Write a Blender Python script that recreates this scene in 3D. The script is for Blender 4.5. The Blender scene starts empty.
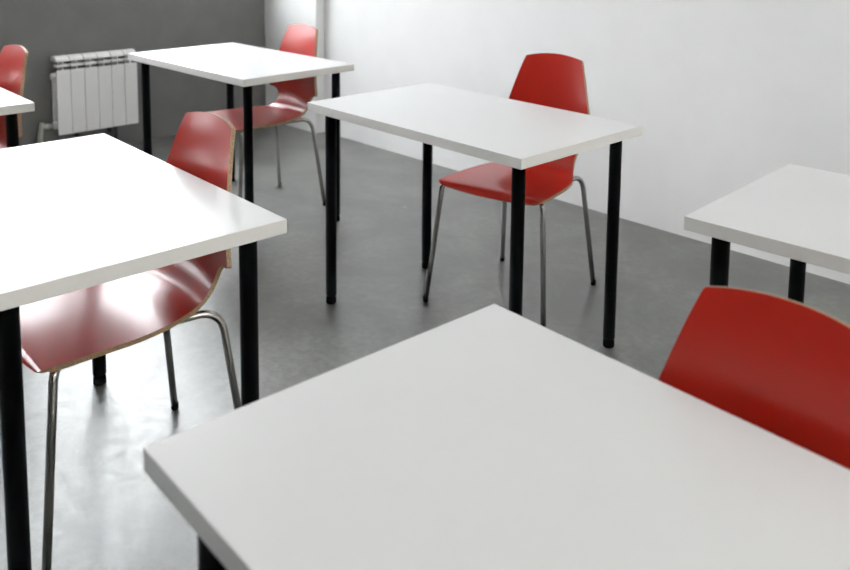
import bpy, bmesh, math, random
from mathutils import Vector, Matrix
S = bpy.context.scene
COL = S.collection
R = math.radians

# ------------------------------------------------------------------ materials
def new_mat(name):
    m = bpy.data.materials.new(name); m.use_nodes = True
    nt = m.node_tree; b = nt.nodes['Principled BSDF']
    return m, nt, b

def noise_mix(nt, c1, c2, scale, detail=4, lo=.35, hi=.65, distortion=0.0, stretch=(1, 1, 1), rough=.55):
    tc = nt.nodes.new('ShaderNodeTexCoord'); mp = nt.nodes.new('ShaderNodeMapping')
    mp.inputs['Scale'].default_value = stretch
    n = nt.nodes.new('ShaderNodeTexNoise'); n.inputs['Scale'].default_value = scale
    n.inputs['Detail'].default_value = detail; n.inputs['Distortion'].default_value = distortion
    n.inputs['Roughness'].default_value = rough
    r = nt.nodes.new('ShaderNodeValToRGB')
    r.color_ramp.elements[0].position = lo; r.color_ramp.elements[0].color = (*c1, 1)
    r.color_ramp.elements[1].position = hi; r.color_ramp.elements[1].color = (*c2, 1)
    nt.links.new(tc.outputs['Object'], mp.inputs['Vector']); nt.links.new(mp.outputs['Vector'], n.inputs['Vector'])
    nt.links.new(n.outputs['Fac'], r.inputs['Fac'])
    return r, n

def simple(name, col, rough=.5, metal=0.0, spec=.5, coat=0.0, bump=0.0, bscale=200, var=.04):
    m, nt, b = new_mat(name)
    r, n = noise_mix(nt, [c * (1 - var) for c in col], [min(1, c * (1 + var)) for c in col], 6)
    nt.links.new(r.outputs['Color'], b.inputs['Base Color'])
    b.inputs['Roughness'].default_value = rough; b.inputs['Metallic'].default_value = metal
    b.inputs['Specular IOR Level'].default_value = spec; b.inputs['Coat Weight'].default_value = coat
    b.inputs['Coat Roughness'].default_value = .14
    if bump:
        t = nt.nodes.new('ShaderNodeTexNoise'); t.inputs['Scale'].default_value = bscale
        tc = nt.nodes.new('ShaderNodeTexCoord'); nt.links.new(tc.outputs['Object'], t.inputs['Vector'])
        bp = nt.nodes.new('ShaderNodeBump'); bp.inputs['Strength'].default_value = bump; bp.inputs['Distance'].default_value = .002
        nt.links.new(t.outputs['Fac'], bp.inputs['Height']); nt.links.new(bp.outputs['Normal'], b.inputs['Normal'])
    return m

LAM = simple('white_laminate', (.70, .70, .698), rough=.30, spec=.4, var=.008)
LAMEDGE = simple('white_edge_band', (.68, .675, .655), rough=.4, var=.01)
BLACK = simple('black_powder_coat', (.003, .005, .006), rough=.45, spec=.08, var=.1)
RUBBER = simple('black_rubber', (.004, .004, .004), rough=.8, spec=.08)
CHROME = simple('chromed_steel', (.42, .41, .39), rough=.16, metal=1.0, var=.05)
RED = simple('red_lacquered_veneer', (.42, .011, .003), rough=.29, spec=.5, coat=.25, var=.05)
WALLW = simple('white_wall_paint', (.875, .88, .885), rough=.75, spec=.25, bump=.15, bscale=60, var=.012)
WALLG = simple('grey_wall_paint', (.185, .186, .180), rough=.6, spec=.3, bump=.2, bscale=60, var=.05)
CEIL = simple('white_ceiling_paint', (.78, .78, .77), rough=.9, var=.01)
ENAMEL = simple('white_radiator_enamel', (.90, .90, .89), rough=.35, var=.01)
PIPE = simple('aged_pipe_paint', (.42, .42, .37), rough=.4, var=.1)
PVC = simple('white_window_plastic', (.8, .8, .8), rough=.35)
GREYM = simple('dark_bracket_paint', (.05, .05, .052), rough=.5)

def ply_mat():
    m, nt, b = new_mat('plywood_edge')
    tc = nt.nodes.new('ShaderNodeTexCoord'); w = nt.nodes.new('ShaderNodeTexNoise')
    w.inputs['Scale'].default_value = 260; w.inputs['Detail'].default_value = 2
    r = nt.nodes.new('ShaderNodeValToRGB')
    r.color_ramp.elements[0].position = .3; r.color_ramp.elements[0].color = (.25, .145, .07, 1)
    r.color_ramp.elements[1].position = .7; r.color_ramp.elements[1].color = (.46, .31, .18, 1)
    nt.links.new(tc.outputs['Object'], w.inputs['Vector']); nt.links.new(w.outputs['Fac'], r.inputs['Fac'])
    nt.links.new(r.outputs['Color'], b.inputs['Base Color']); b.inputs['Roughness'].default_value = .5
    return m
PLY = ply_mat()

def floor_mat():
    m, nt, b = new_mat('polished_concrete')
    r, n = noise_mix(nt, (.052, .0545, .047), (.118, .121, .109), 2.2, detail=10, lo=.40, hi=.60, distortion=.5, rough=.68)
    r2, n2 = noise_mix(nt, (.55, .55, .55), (1.35, 1.35, 1.33), 30, detail=8, lo=.41, hi=.59, rough=.72)
    mx = nt.nodes.new('ShaderNodeMix'); mx.data_type = 'RGBA'; mx.blend_type = 'MULTIPLY'; mx.inputs[0].default_value = .8
    nt.links.new(r.outputs['Color'], mx.inputs[6]); nt.links.new(r2.outputs['Color'], mx.inputs[7])
    # small pale chips and paint specks
    tc = nt.nodes.new('ShaderNodeTexCoord'); v = nt.nodes.new('ShaderNodeTexVoronoi'); v.inputs['Scale'].default_value = 3.2
    nt.links.new(tc.outputs['Object'], v.inputs['Vector'])
    sr = nt.nodes.new('ShaderNodeValToRGB'); sr.color_ramp.elements[0].position = .012; sr.color_ramp.elements[0].color = (1, 1, 1, 1)
    sr.color_ramp.elements[1].position = .022; sr.color_ramp.elements[1].color = (0, 0, 0, 1)
    nt.links.new(v.outputs['Distance'], sr.inputs['Fac'])
    m2 = nt.nodes.new('ShaderNodeMix'); m2.data_type = 'RGBA'
    nt.links.new(sr.outputs['Color'], m2.inputs[0]); nt.links.new(mx.outputs[2], m2.inputs[6]); m2.inputs[7].default_value = (.4, .4, .39, 1)
    nt.links.new(m2.outputs[2], b.inputs['Base Color'])
    rr = nt.nodes.new('ShaderNodeMapRange'); rr.inputs[3].default_value = .34; rr.inputs[4].default_value = .42
    rr.inputs[1].default_value = .38; rr.inputs[2].default_value = .62; nt.links.new(n2.outputs['Fac'], rr.inputs[0]); nt.links.new(rr.outputs[0], b.inputs['Roughness'])
    bp = nt.nodes.new('ShaderNodeBump'); bp.inputs['Strength'].default_value = .02; bp.inputs['Distance'].default_value = .001
    nt.links.new(n2.outputs['Fac'], bp.inputs['Height']); nt.links.new(bp.outputs['Normal'], b.inputs['Normal'])
    b.inputs['Specular IOR Level'].default_value = 1.0
    b.inputs['Coat Weight'].default_value = .75; b.inputs['Coat IOR'].default_value = 1.65
    cr = nt.nodes.new('ShaderNodeMapRange'); cr.inputs[1].default_value = .4; cr.inputs[2].default_value = .6
    cr.inputs[3].default_value = .36; cr.inputs[4].default_value = .46
    nt.links.new(n2.outputs['Fac'], cr.inputs[0]); nt.links.new(cr.outputs[0], b.inputs['Coat Roughness'])
    return m
FLOOR = floor_mat()

def glass_mat():
    m, nt, b = new_mat('window_glass')
    b.inputs['Base Color'].default_value = (1, 1, 1, 1); b.inputs['Roughness'].default_value = 0
    b.inputs['Transmission Weight'].default_value = 1; b.inputs['IOR'].default_value = 1.02
    return m
GLASS = glass_mat()

# ------------------------------------------------------------------ mesh helpers
def link(name, bm, mats, parent=None, smooth=False, bevel=0, loc=None):
    me = bpy.data.meshes.new(name); bmesh.ops.recalc_face_normals(bm, faces=bm.faces)
    bm.to_mesh(me); bm.free()
    for m in (mats if isinstance(mats, (list, tuple)) else [mats]): me.materials.append(m)
    o = bpy.data.objects.new(name, me); COL.objects.link(o)
    if parent: o.parent = parent
    if loc: o.location = loc
    if smooth:
        for p in me.polygons: p.use_smooth = True
    if bevel:
        md = o.modifiers.new('bevel', 'BEVEL'); md.width = bevel; md.segments = 3; md.limit_method = 'ANGLE'; md.angle_limit = R(40)
        for p in me.polygons: p.use_smooth = True
        md2 = o.modifiers.new('wn', 'WEIGHTED_NORMAL'); md2.keep_sharp = True
    return o

def box(bm, x0, x1, y0, y1, z0, z1, mi=0):
    v = [bm.verts.new((x, y, z)) for z in (z0, z1) for y in (y0, y1) for x in (x0, x1)]
    for f in ((0, 1, 3, 2), (4, 5, 7, 6), (0, 1, 5, 4), (2, 3, 7, 6), (0, 2, 6, 4), (1, 3, 7, 5)):
        bm.faces.new([v[i] for i in f]).material_index = mi

def lathe(bm, prof, n=24, c=(0, 0), axis='z'):
    rings = []
    for r, z in prof:
        ring = []
        for k in range(n):
            a = 2 * math.pi * k / n; p, q = r * math.cos(a), r * math.sin(a)
            ring.append(bm.verts.new((c[0] + p, c[1] + q, z) if axis == 'z' else (c[0] + p, z, c[1] + q)))
        rings.append(ring)
    for a, b in zip(rings, rings[1:]):
        for k in range(n): bm.faces.new((a[k], a[(k + 1) % n], b[(k + 1) % n], b[k]))
    bm.faces.new(rings[0]); bm.faces.new(rings[-1])

def catmull(pts, n):
    P = [Vector(p) for p in pts]; P = [P[0] * 2 - P[1]] + P + [P[-1] * 2 - P[-2]]
    out = []
    for i in range(1, len(P) - 2):
        a, b, c, d = P[i - 1:i + 3]
        for k in range(n):
            t = k / n
            out.append(.5 * ((2 * b) + (c - a) * t + (2 * a - 5 * b + 4 * c - d) * t * t + (3 * b - a - 3 * c + d) * t ** 3))
    out.append(P[-2].copy()); return out

def tube(bm, pts, r, n=16):
    up = None; rings = []
    for i, p in enumerate(pts):
        t = (pts[min(i + 1, len(pts) - 1)] - pts[max(i - 1, 0)]).normalized()
        if up is None:
            up = Vector((0, 0, 1)) if abs(t.z) < .9 else Vector((0, 1, 0))
        s = t.cross(up).normalized(); up = s.cross(t).normalized()
        rings.append([bm.verts.new(p + (s * math.cos(2 * math.pi * k / n) + up * math.sin(2 * math.pi * k / n)) * r) for k in range(n)])
    for a, b in zip(rings, rings[1:]):
        for k in range(n): bm.faces.new((a[k], a[(k + 1) % n], b[(k + 1) % n], b[k]))
    bm.faces.new(rings[0]); bm.faces.new(rings[-1])

def fillet(pts, rad, n=8):
    P = [Vector(p) for p in pts]; out = [P[0]]
    for i in range(1, len(P) - 1):
        a, b, c = P[i - 1], P[i], P[i + 1]
        d1, d2 = (a - b), (c - b); l = min(rad[i - 1] if isinstance(rad, (list, tuple)) else rad, d1.length * .49, d2.length * .49)
        s, e = b + d1.normalized() * l, b + d2.normalized() * l
        for k in range(n + 1):
            t = k / n; out.append(s * (1 - t) ** 2 + b * 2 * t * (1 - t) + e * t * t)
    out.append(P[-1]); return out

def struct(o): o['kind'] = 'structure'; return o
def empty(name, loc, rz, label, cat, group=None):
    o = bpy.data.objects.new(name, None); COL.objects.link(o); o.empty_display_size = .1
    o.location = loc; o.rotation_euler = (0, 0, rz); o['label'] = label; o['category'] = cat
    if group: o['group'] = group
    return o
def copy_tree(o, parent=None):
    kids = list(o.children)
    c = o.copy(); COL.objects.link(c); c.parent = parent
    for k in kids: copy_tree(k, c)
    return c

# ------------------------------------------------------------------ room shell
# +X runs along the right-hand wall towards the camera's near end, +Y from camera side to that wall
XW, XN, YL, YR, ZC = -5.0, 2.6, -3.4, 3.376, 3.2
bm = bmesh.new(); box(bm, XW - .3, XN + .3, YL - .2, YR + .2, -.1, 0)
struct(link('floor', bm, FLOOR))
bm = bmesh.new(); box(bm, XW - .3, XN + .3, YL - .2, YR + .2, ZC, ZC + .1)
struct(link('ceiling', bm, CEIL))
bm = bmesh.new(); box(bm, XW - .3, XN + .3, YR, YR + .2, 0, ZC)
box(bm, XW, -4.405, 3.31, YR, 0, ZC)          # shallow pilaster in the corner
struct(link('wall_right', bm, WALLW))
bm = bmesh.new(); box(bm, XW - .3, XN + .3, YL - .2, YL, 0, ZC); struct(link('wall_left', bm, WALLG))
# window openings: two in the grey wall over the radiator, one in the near wall behind the camera
Z0, Z1 = .955, 2.95
WIN = [('far', -1.70, -.25), ('far', .30, 1.96), ('far', 2.04, 3.12), ('near', -.60, 2.60)]
def wall_with_holes(name, x0, x1, mat, holes):
    bm = bmesh.new()
    box(bm, x0, x1, YL, YR, 0, Z0); box(bm, x0, x1, YL, YR, Z1, ZC)
    ys = [YL] + [v for w in holes for v in w] + [YR]
    for a, b in zip(ys[0::2], ys[1::2]): box(bm, x0, x1, a, b, Z0, Z1)
    struct(link(name, bm, mat))
wall_with_holes('wall_far', XW - .3, XW, WALLG, [(a, b) for k, a, b in WIN if k == 'far'])
wall_with_holes('wall_near', XN, XN + .3, WALLW, [(a, b) for k, a, b in WIN if k == 'near'])
for i, (k, a, b) in enumerate(WIN):
    t = bpy.data.objects.new('window_%d' % (i + 1), None); COL.objects.link(t); struct(t)
    t.location = (XW - .16 if k == 'far' else XN + .16, (a + b) / 2, Z0); w = (b - a) / 2; h = Z1 - Z0
    if k == 'near': t.rotation_euler = (0, 0, math.pi)
    mull = [0] if w > 1 else []
    ed = [-w] + [m for c in mull for m in (c - .03, c + .03)] + [w]
    bm = bmesh.new()
    box(bm, -.035, .035, -w, -w + .05, 0, h); box(bm, -.035, .035, w - .05, w, 0, h)
    for c in mull: box(bm, -.035, .035, c - .03, c + .03, 0, h)
    spans = []
    for y0, y1 in zip(ed[0::2], ed[1::2]):
        y0 = y0 + .05 if y0 == -w else y0; y1 = y1 - .05 if y1 == w else y1; spans.append((y0, y1))
        box(bm, -.035, .035, y0, y1, 0, .05); box(bm, -.035, .035, y0, y1, h - .05, h)
    link('window_frame', bm, PVC, t, bevel=.004)
    for y0, y1 in spans:
        bm = bmesh.new(); box(bm, -.003, .003, y0, y1, .05, h - .05); link('window_pane', bm, GLASS, t)
    bm = bmesh.new(); box(bm, .035, .158, -w, w, 0, .02); link('window_sill', bm, PVC, t, bevel=.004)

# ------------------------------------------------------------------ tables
TL, TW, TH, TT = .9875, .5971, .74, .0306
def make_table():
    t = empty('table', (0, 0, 0), 0, 'x', 'table')
    bm = bmesh.new(); box(bm, -TL / 2, TL / 2, -TW / 2, TW / 2, TH - TT, TH)
    for f in bm.faces:
        if abs(f.calc_center_median().z - (TH - TT / 2)) < .001: f.material_index = 1
    link('tabletop', bm, [LAM, LAMEDGE], t, bevel=.0015)
    for sx in (-1, 1):
        for sy in (-1, 1):
            x, y = sx * (TL / 2 - .0588), sy * (TW / 2 - .060)
            bm = bmesh.new(); lathe(bm, [(.0190, .030), (.0195, .034), (.0195, TH - TT - .006), (.034, TH - TT - .006), (.034, TH - TT)], 28)
            lg = link('leg', bm, BLACK, t, loc=(x, y, 0))
            for p in lg.data.polygons: p.use_smooth = abs(p.normal.z) < .5
            bm = bmesh.new(); lathe(bm, [(.0165, 0), (.0185, .003), (.0185, .022), (.0150, .024), (.0150, .031)], 24)
            f = link('foot_cap', bm, RUBBER, lg)
            for p in f.data.polygons: p.use_smooth = abs(p.normal.z) < .5
    return t
TABLES = [
 (-1.932, .714, -2.01, 'white desk at left whose top the red chair is tucked deep under, black legs'),
 (-3.419, 2.108, 1.7, 'white desk at the back whose corner overlaps the radiator, black legs'),
 (-1.882, 2.039, -.93, 'white desk in the middle of the room with all four black legs in view'),
 (-.384, .687, -2.91, 'largest white desk in the foreground, its broad top filling the bottom of the view'),
 (-.379, 1.950, 1.72, 'white desk cut off by the right edge before the white wall'),
 (-3.502, .751, -1.26, 'white desk showing only one corner at the far left, near the radiator'),
]
tp = None
for x, y, a, lab in TABLES:
    o = tp = make_table() if tp is None else tp
    if x != TABLES[0][0]: o = copy_tree(tp)
    o.location = (x, y, 0); o.rotation_euler = (0, 0, R(a)); o['label'] = lab; o['group'] = 'white classroom desks with black legs'

# ------------------------------------------------------------------ chairs
def lerp_tab(tab, s):
    for (a, va), (b, vb) in zip(tab, tab[1:]):
        if s <= b:
            t = max(0, (s - a) / (b - a)); return va + (vb - va) * t
    return tab[-1][1]
def smooth_tab(tab, s):
    for (a, va), (b, vb) in zip(tab, tab[1:]):
        if s <= b:
            t = max(0, (s - a) / (b - a)); t = t * t * (3 - 2 * t); return va + (vb - va) * t
    return tab[-1][1]

PROF = [(-.234, .436), (-.226, .449), (-.212, .4575), (-.170, .4610), (-.05, .4600), (.06, .4575), (.130, .4565), (.175, .463),
        (.205, .484), (.221, .515), (.231, .560), (.238, .630), (.248, .720), (.263, .810), (.280, .879)]
def shell_data():
    c = catmull([(0, y, z) for y, z in PROF], 24)
    L = [0]
    for a, b in zip(c, c[1:]): L.append(L[-1] + (b - a).length)
    def at(s):
        s = min(max(s, 0), L[-1])
        for i in range(len(L) - 1):
            if s <= L[i + 1]:
                t = (s - L[i]) / (L[i + 1] - L[i]); p = c[i].lerp(c[i + 1], t); d = (c[i + 1] - c[i]).normalized(); return p, d
        return c[-1], (c[-1] - c[-2]).normalized()
    def s_of(y, z): 
        best = min(range(len(c)), key=lambda i: (c[i].y - y) ** 2 + (c[i].z - z) ** 2); return L[best]
    return c, L, at, s_of
CC, LL, AT, SOF = shell_data()
SE = LL[-1]
s_lip = SOF(-.170, .4610); s_mid = SOF(-.02, .456); s_rear = SOF(.13, .453); s_neck = SOF(.216, .505); s_hook = SOF(.229, .545)
WT = [(0, .182), (.005, .194), (.014, .203), (.03, .208), (s_lip, .211), (s_mid, .204), (SOF(.06, .452), .190), (SOF(.12, .453), .165), (SOF(.175, .462), .138), (SOF(.205, .484), .128), (s_neck, .130), (s_hook - .020, .141), (s_hook - .010, .152), (s_hook - .004, .161),
      (s_hook - .001, .167), (s_hook + .001, .194), (s_hook + .003, .200), (s_hook + .008, .203), (SE - .014, .1215), (SE - .007, .1195), (SE - .002, .116), (SE, .111)]
KT = [(0, .000), (s_lip, -.003), (s_mid, -.004), (s_rear, -.001), (s_hook, .026), (SOF(.238, .63), .032), (SE, .024)]
SPLIT = SOF(.198, .476)
def make_shell(parent):
    rows = sorted(set([round(v, 5) for v in
        [0, .004, .008, .012, .02, .03] + [.03 + k * .0125 for k in range(1, 40)] +
        [s_hook + d for d in (-.020, -.015, -.010, -.007, -.004, -.0025, -.001, .001, .003, .0055, .008, .012, .016)] +
        [.54 + k * .012 for k in range(60) if .54 + k * .012 < SE - .012] + [SE - .014, SE - .007, SE - .0045, SE - .002, SE, SPLIT]
        if 0 <= v <= SE]))
    # drop rows that crowd each other away from the hook
    out = []
    for r in rows:
        if out and r - out[-1] < .0012 and r not in (round(SPLIT, 5), round(SE, 5)): continue
        out.append(r)
    rows = out; NC = 24; TH_ = .0115
    top, bot = [], []
    for s in rows:
        p, d = AT(s); n = Vector((0, -d.z, d.y))     # towards the sitter
        w = (sum(lerp_tab(WT, s + q * .004) for q in range(-4, 5)) / 9) if .04 < s < s_hook - .035 else lerp_tab(WT, s); k = smooth_tab(KT, s)
        rt, rb = [], []
        for j in range(NC + 1):
            t = -1 + 2 * j / NC; x = w * t
            # arched top edge and gently bowed front edge
            q = max(0, (s - (SE - .16)) / .16); sag = -.016 * (t * t) * q * q
            q2 = max(0, (.06 - s) / .06); sag += .010 * t * t * q2
            b = p + d * sag + n * (k * (x / .19) ** 2) + Vector((x, 0, 0))
            slope = Vector((1, 0, 0)) + n * (2 * k * x / .19 ** 2)
            nn = slope.cross(d); nn = nn.normalized() if nn.dot(n) > 0 else -nn.normalized()
            rt.append(b); rb.append(b - nn * TH_)
        top.append(rt); bot.append(rb)
    def part(name, i0, i1, close0, close1):
        bm = bmesh.new()
        T = [[bm.verts.new(v) for v in r] for r in top[i0:i1 + 1]]; B = [[bm.verts.new(v) for v in r] for r in bot[i0:i1 + 1]]
        for i in range(len(T) - 1):
            for j in range(NC):
                bm.faces.new((T[i][j], T[i + 1][j], T[i + 1][j + 1], T[i][j + 1])).material_index = 0
                bm.faces.new((B[i][j], B[i][j + 1], B[i + 1][j + 1], B[i + 1][j])).material_index = 0
            for j in (0, NC):
                bm.faces.new((T[i][j], B[i][j], B[i + 1][j], T[i + 1][j])).material_index = 1
        for i, do in ((0, close0), (len(T) - 1, close1)):
            if do:
                for j in range(NC): bm.faces.new((T[i][j], T[i][j + 1], B[i][j + 1], B[i][j])).material_index = 1
        for f in bm.faces: f.smooth = True
        for e in bm.edges:
            if len(e.link_faces) == 2 and e.link_faces[0].material_index != e.link_faces[1].material_index: e.smooth = False
        return link(name, bm, [RED, PLY], parent)
    k = min(range(len(rows)), key=lambda i: abs(rows[i] - SPLIT))
    a = part('seat', 0, k, True, False); b = part('backrest', k, len(rows) - 1, False, True)
    return a, b

def make_chair():
    t = empty('chair', (0, 0, 0), 0, 'x', 'chair')
    make_shell(t)
    RT = .0095; zf = .434
    for sx in (-1, 1):
        # front leg: foot, up to the seat's front corner, bend back under the seat
        bm = bmesh.new()
        tube(bm, fillet([(sx * .2386, -.2430, .012), (sx * .2005, -.198, .443), (sx * .135, -.13, zf + .008), (sx * .135, -.02, zf)], [.022, .03]), RT)
        f = link('leg', bm, CHROME, t, smooth=True)
        bm = bmesh.new(); lathe(bm, [(.0085, 0), (.0104, .003), (.0104, .016), (.0097, .020)], 16)
        c = link('foot_cap', bm, RUBBER, f, smooth=True, loc=(sx * .2390, -.2436, 0))
        bm = bmesh.new()
        tube(bm, fillet([(sx * .2002, .2542, .012), (sx * .162, .204, zf + .005), (sx * .135, .04, zf), (sx * .135, -.02, zf)], [.060, .03]), RT)
        f = link('leg', bm, CHROME, t, smooth=True)
        bm = bmesh.new(); lathe(bm, [(.0085, 0), (.0104, .003), (.0104, .016), (.0097, .020)], 16)
        c = link('foot_cap', bm, RUBBER, f, smooth=True, loc=(sx * .2006, .2552, 0))
    for y in (-.09, .07):
        bm = bmesh.new(); tube(bm, [Vector((x, y, zf)) for x in (-.138, -.05, .05, .138)], .0085)
        link('crossbar', bm, CHROME, t, smooth=True)
    return t
CHAIRS = [
 (-1.887, .803, -1.5, 'red plywood chair tucked under the left desk, its seat shining with window light'),
 (-1.904, 2.350, 10.9, 'red plywood chair pulled out behind the middle desk, turned slightly to the right'),
 (-3.407, 2.203, -1.6, 'red plywood chair at the back desk beside the white pilaster'),
 (-3.499, .876, .6, 'orange-red chair at the far left edge beside the radiator, mostly cut off'),
 (-.421, .785, -3.5, 'nearest red chair, only its backrest showing behind the large foreground desk'),
]
cp = None
for i, (x, y, a, lab) in enumerate(CHAIRS):
    if cp is None: o = cp = make_chair()
    else: o = copy_tree(cp)
    o.location = (x, y, 0); o.rotation_euler = (0, 0, R(a)); o['label'] = lab; o['group'] = 'red plywood chairs with tube legs'

# ------------------------------------------------------------------ radiator
rad = empty('radiator', (XW, 2.06, 0), 0, 'white sectional radiator mounted low on the dark grey wall', 'radiator')
NS = 6; SW = .0815; y0 = -NS * SW / 2
for k in range(NS):
    a = y0 + k * SW; b = a + SW - .002
    bm = bmesh.new()
    box(bm, .109, .117, a, b, .145, .525)                      # front panel
    box(bm, .040, .112, a + .036, b - .036, .160, .580)        # web
    box(bm, .028, .040, a + .004, b - .004, .165, .500)        # rear fin
    box(bm, .070, .115, a + .003, b - .003, .542, .556)        # middle louvre
    # rounded cap
    pts = [(.026, .575), (.036, .598), (.060, .606), (.090, .603), (.110, .592), (.116, .576), (.105, .571)]
    vs = [[bm.verts.new((x, y, z)) for x, z in pts] for y in (a + .001, b - .001)]
    bm.faces.new(vs[0]); bm.faces.new(vs[1])
    for i in range(len(pts)): bm.faces.new((vs[0][i], vs[0][(i + 1) % len(pts)], vs[1][(i + 1) % len(pts)], vs[1][i]))
    link('radiator_section', bm, ENAMEL, rad, bevel=.003)
bm = bmesh.new()
bm.free()
for z in (.195, .485):
    bm = bmesh.new(); lathe(bm, [(.0001, y0 - .012), (.020, y0 - .012), (.020, -y0 + .010), (.0001, -y0 + .010)], 16, c=(.066, z), axis='y')
    link('header_tube', bm, ENAMEL, rad, smooth=False)
bm = bmesh.new()
lathe(bm, [(.0001, y0 - .085), (.013, y0 - .085), (.013, y0 - .06), (.019, y0 - .058), (.019, y0 - .035), (.014, y0 - .033), (.014, y0 - .012)], 16, c=(.066, .195), axis='y')
vv = link('valve', bm, PIPE, rad, smooth=True)
bm = bmesh.new(); tube(bm, fillet([(.066, y0 - .072, .222), (.066, y0 - .085, .15), (.066, y0 - .085, 0.0)], .02), .014)
link('supply_pipe', bm, PIPE, rad, smooth=True)
bm = bmesh.new(); box(bm, .001, .045, .09, .10, .10, .52); box(bm, .001, .045, -.11, -.10, .10, .52); link('wall_bracket', bm, GREYM, rad)
bm = bmesh.new(); box(bm, .050, .066, .112, .130, 0, .2); link('support_post', bm, GREYM, rad, bevel=.002)

# ------------------------------------------------------------------ light: overcast sky through the windows
SKY, NEAR = 15.5, .58
W = bpy.data.worlds.new('sky'); S.world = W; W.use_nodes = True
nt = W.node_tree; bg = nt.nodes['Background']; bg.inputs['Strength'].default_value = SKY
tc = nt.nodes.new('ShaderNodeTexCoord'); sp = nt.nodes.new('ShaderNodeSeparateXYZ'); mr = nt.nodes.new('ShaderNodeMapRange')
mr.inputs[1].default_value = -1; mr.inputs[2].default_value = 1
rm = nt.nodes.new('ShaderNodeValToRGB'); rm.color_ramp.elements[0].color = (.93, .97, 1, 1)
rm.color_ramp.elements[1].color = (NEAR * 1.0, NEAR * .96, NEAR * .88, 1)
nt.links.new(tc.outputs['Generated'], sp.inputs[0]); nt.links.new(sp.outputs['X'], mr.inputs[0])
nt.links.new(mr.outputs[0], rm.inputs[0]); nt.links.new(rm.outputs['Color'], bg.inputs['Color'])
ov = nt.nodes.new('ShaderNodeMapRange')          # overcast sky: three times brighter overhead than at the horizon
ov.inputs[1].default_value = 0; ov.inputs[2].default_value = 1; ov.inputs[3].default_value = SKY / 3; ov.inputs[4].default_value = SKY
nt.links.new(sp.outputs['Z'], ov.inputs[0]); nt.links.new(ov.outputs[0], bg.inputs['Strength'])
for i, (k, a, b) in enumerate(WIN):
    l = bpy.data.lights.new('window_portal', 'AREA'); l.shape = 'RECTANGLE'; l.size = (Z1 - Z0); l.size_y = b - a
    l.cycles.is_portal = True
    o = bpy.data.objects.new('window_portal', l); COL.objects.link(o)
    o.location = (XW - .24 if k == 'far' else XN + .24, (a + b) / 2, (Z0 + Z1) / 2)
    o.rotation_euler = (0, R(-90 if k == 'far' else 90), 0)

# ------------------------------------------------------------------ camera
w = -0.7963; f = 839.0; pt = .1136; rl = .0105; h = 1.3492
fw = Vector((0, math.cos(pt), -math.sin(pt))); r = Vector((1, 0, 0)); u = r.cross(fw)
r2 = r * math.cos(rl) + u * math.sin(rl); u2 = -r * math.sin(rl) + u * math.cos(rl)
rot = Matrix.Rotation(-w, 3, 'Z')
r2, u2, fw = rot @ r2, rot @ u2, rot @ fw
cd = bpy.data.cameras.new('camera'); cam = bpy.data.objects.new('camera', cd); COL.objects.link(cam)
M = Matrix((r2, u2, -fw)).transposed().to_4x4(); M.translation = (0, 0, h); cam.matrix_world = M
cd.sensor_width = 36; cd.lens = f / 850 * 36; cd.shift_y = -258.7 / 850; cd.clip_start = .05
cd.dof.use_dof = True; cd.dof.focus_distance = 2.05; cd.dof.aperture_fstop = 4.0
S.camera = cam
S.view_settings.view_transform = 'Standard'; S.view_settings.look = 'None'; S.view_settings.gamma = 1
S.view_settings.use_curve_mapping = False; S.view_settings.exposure = 0.35
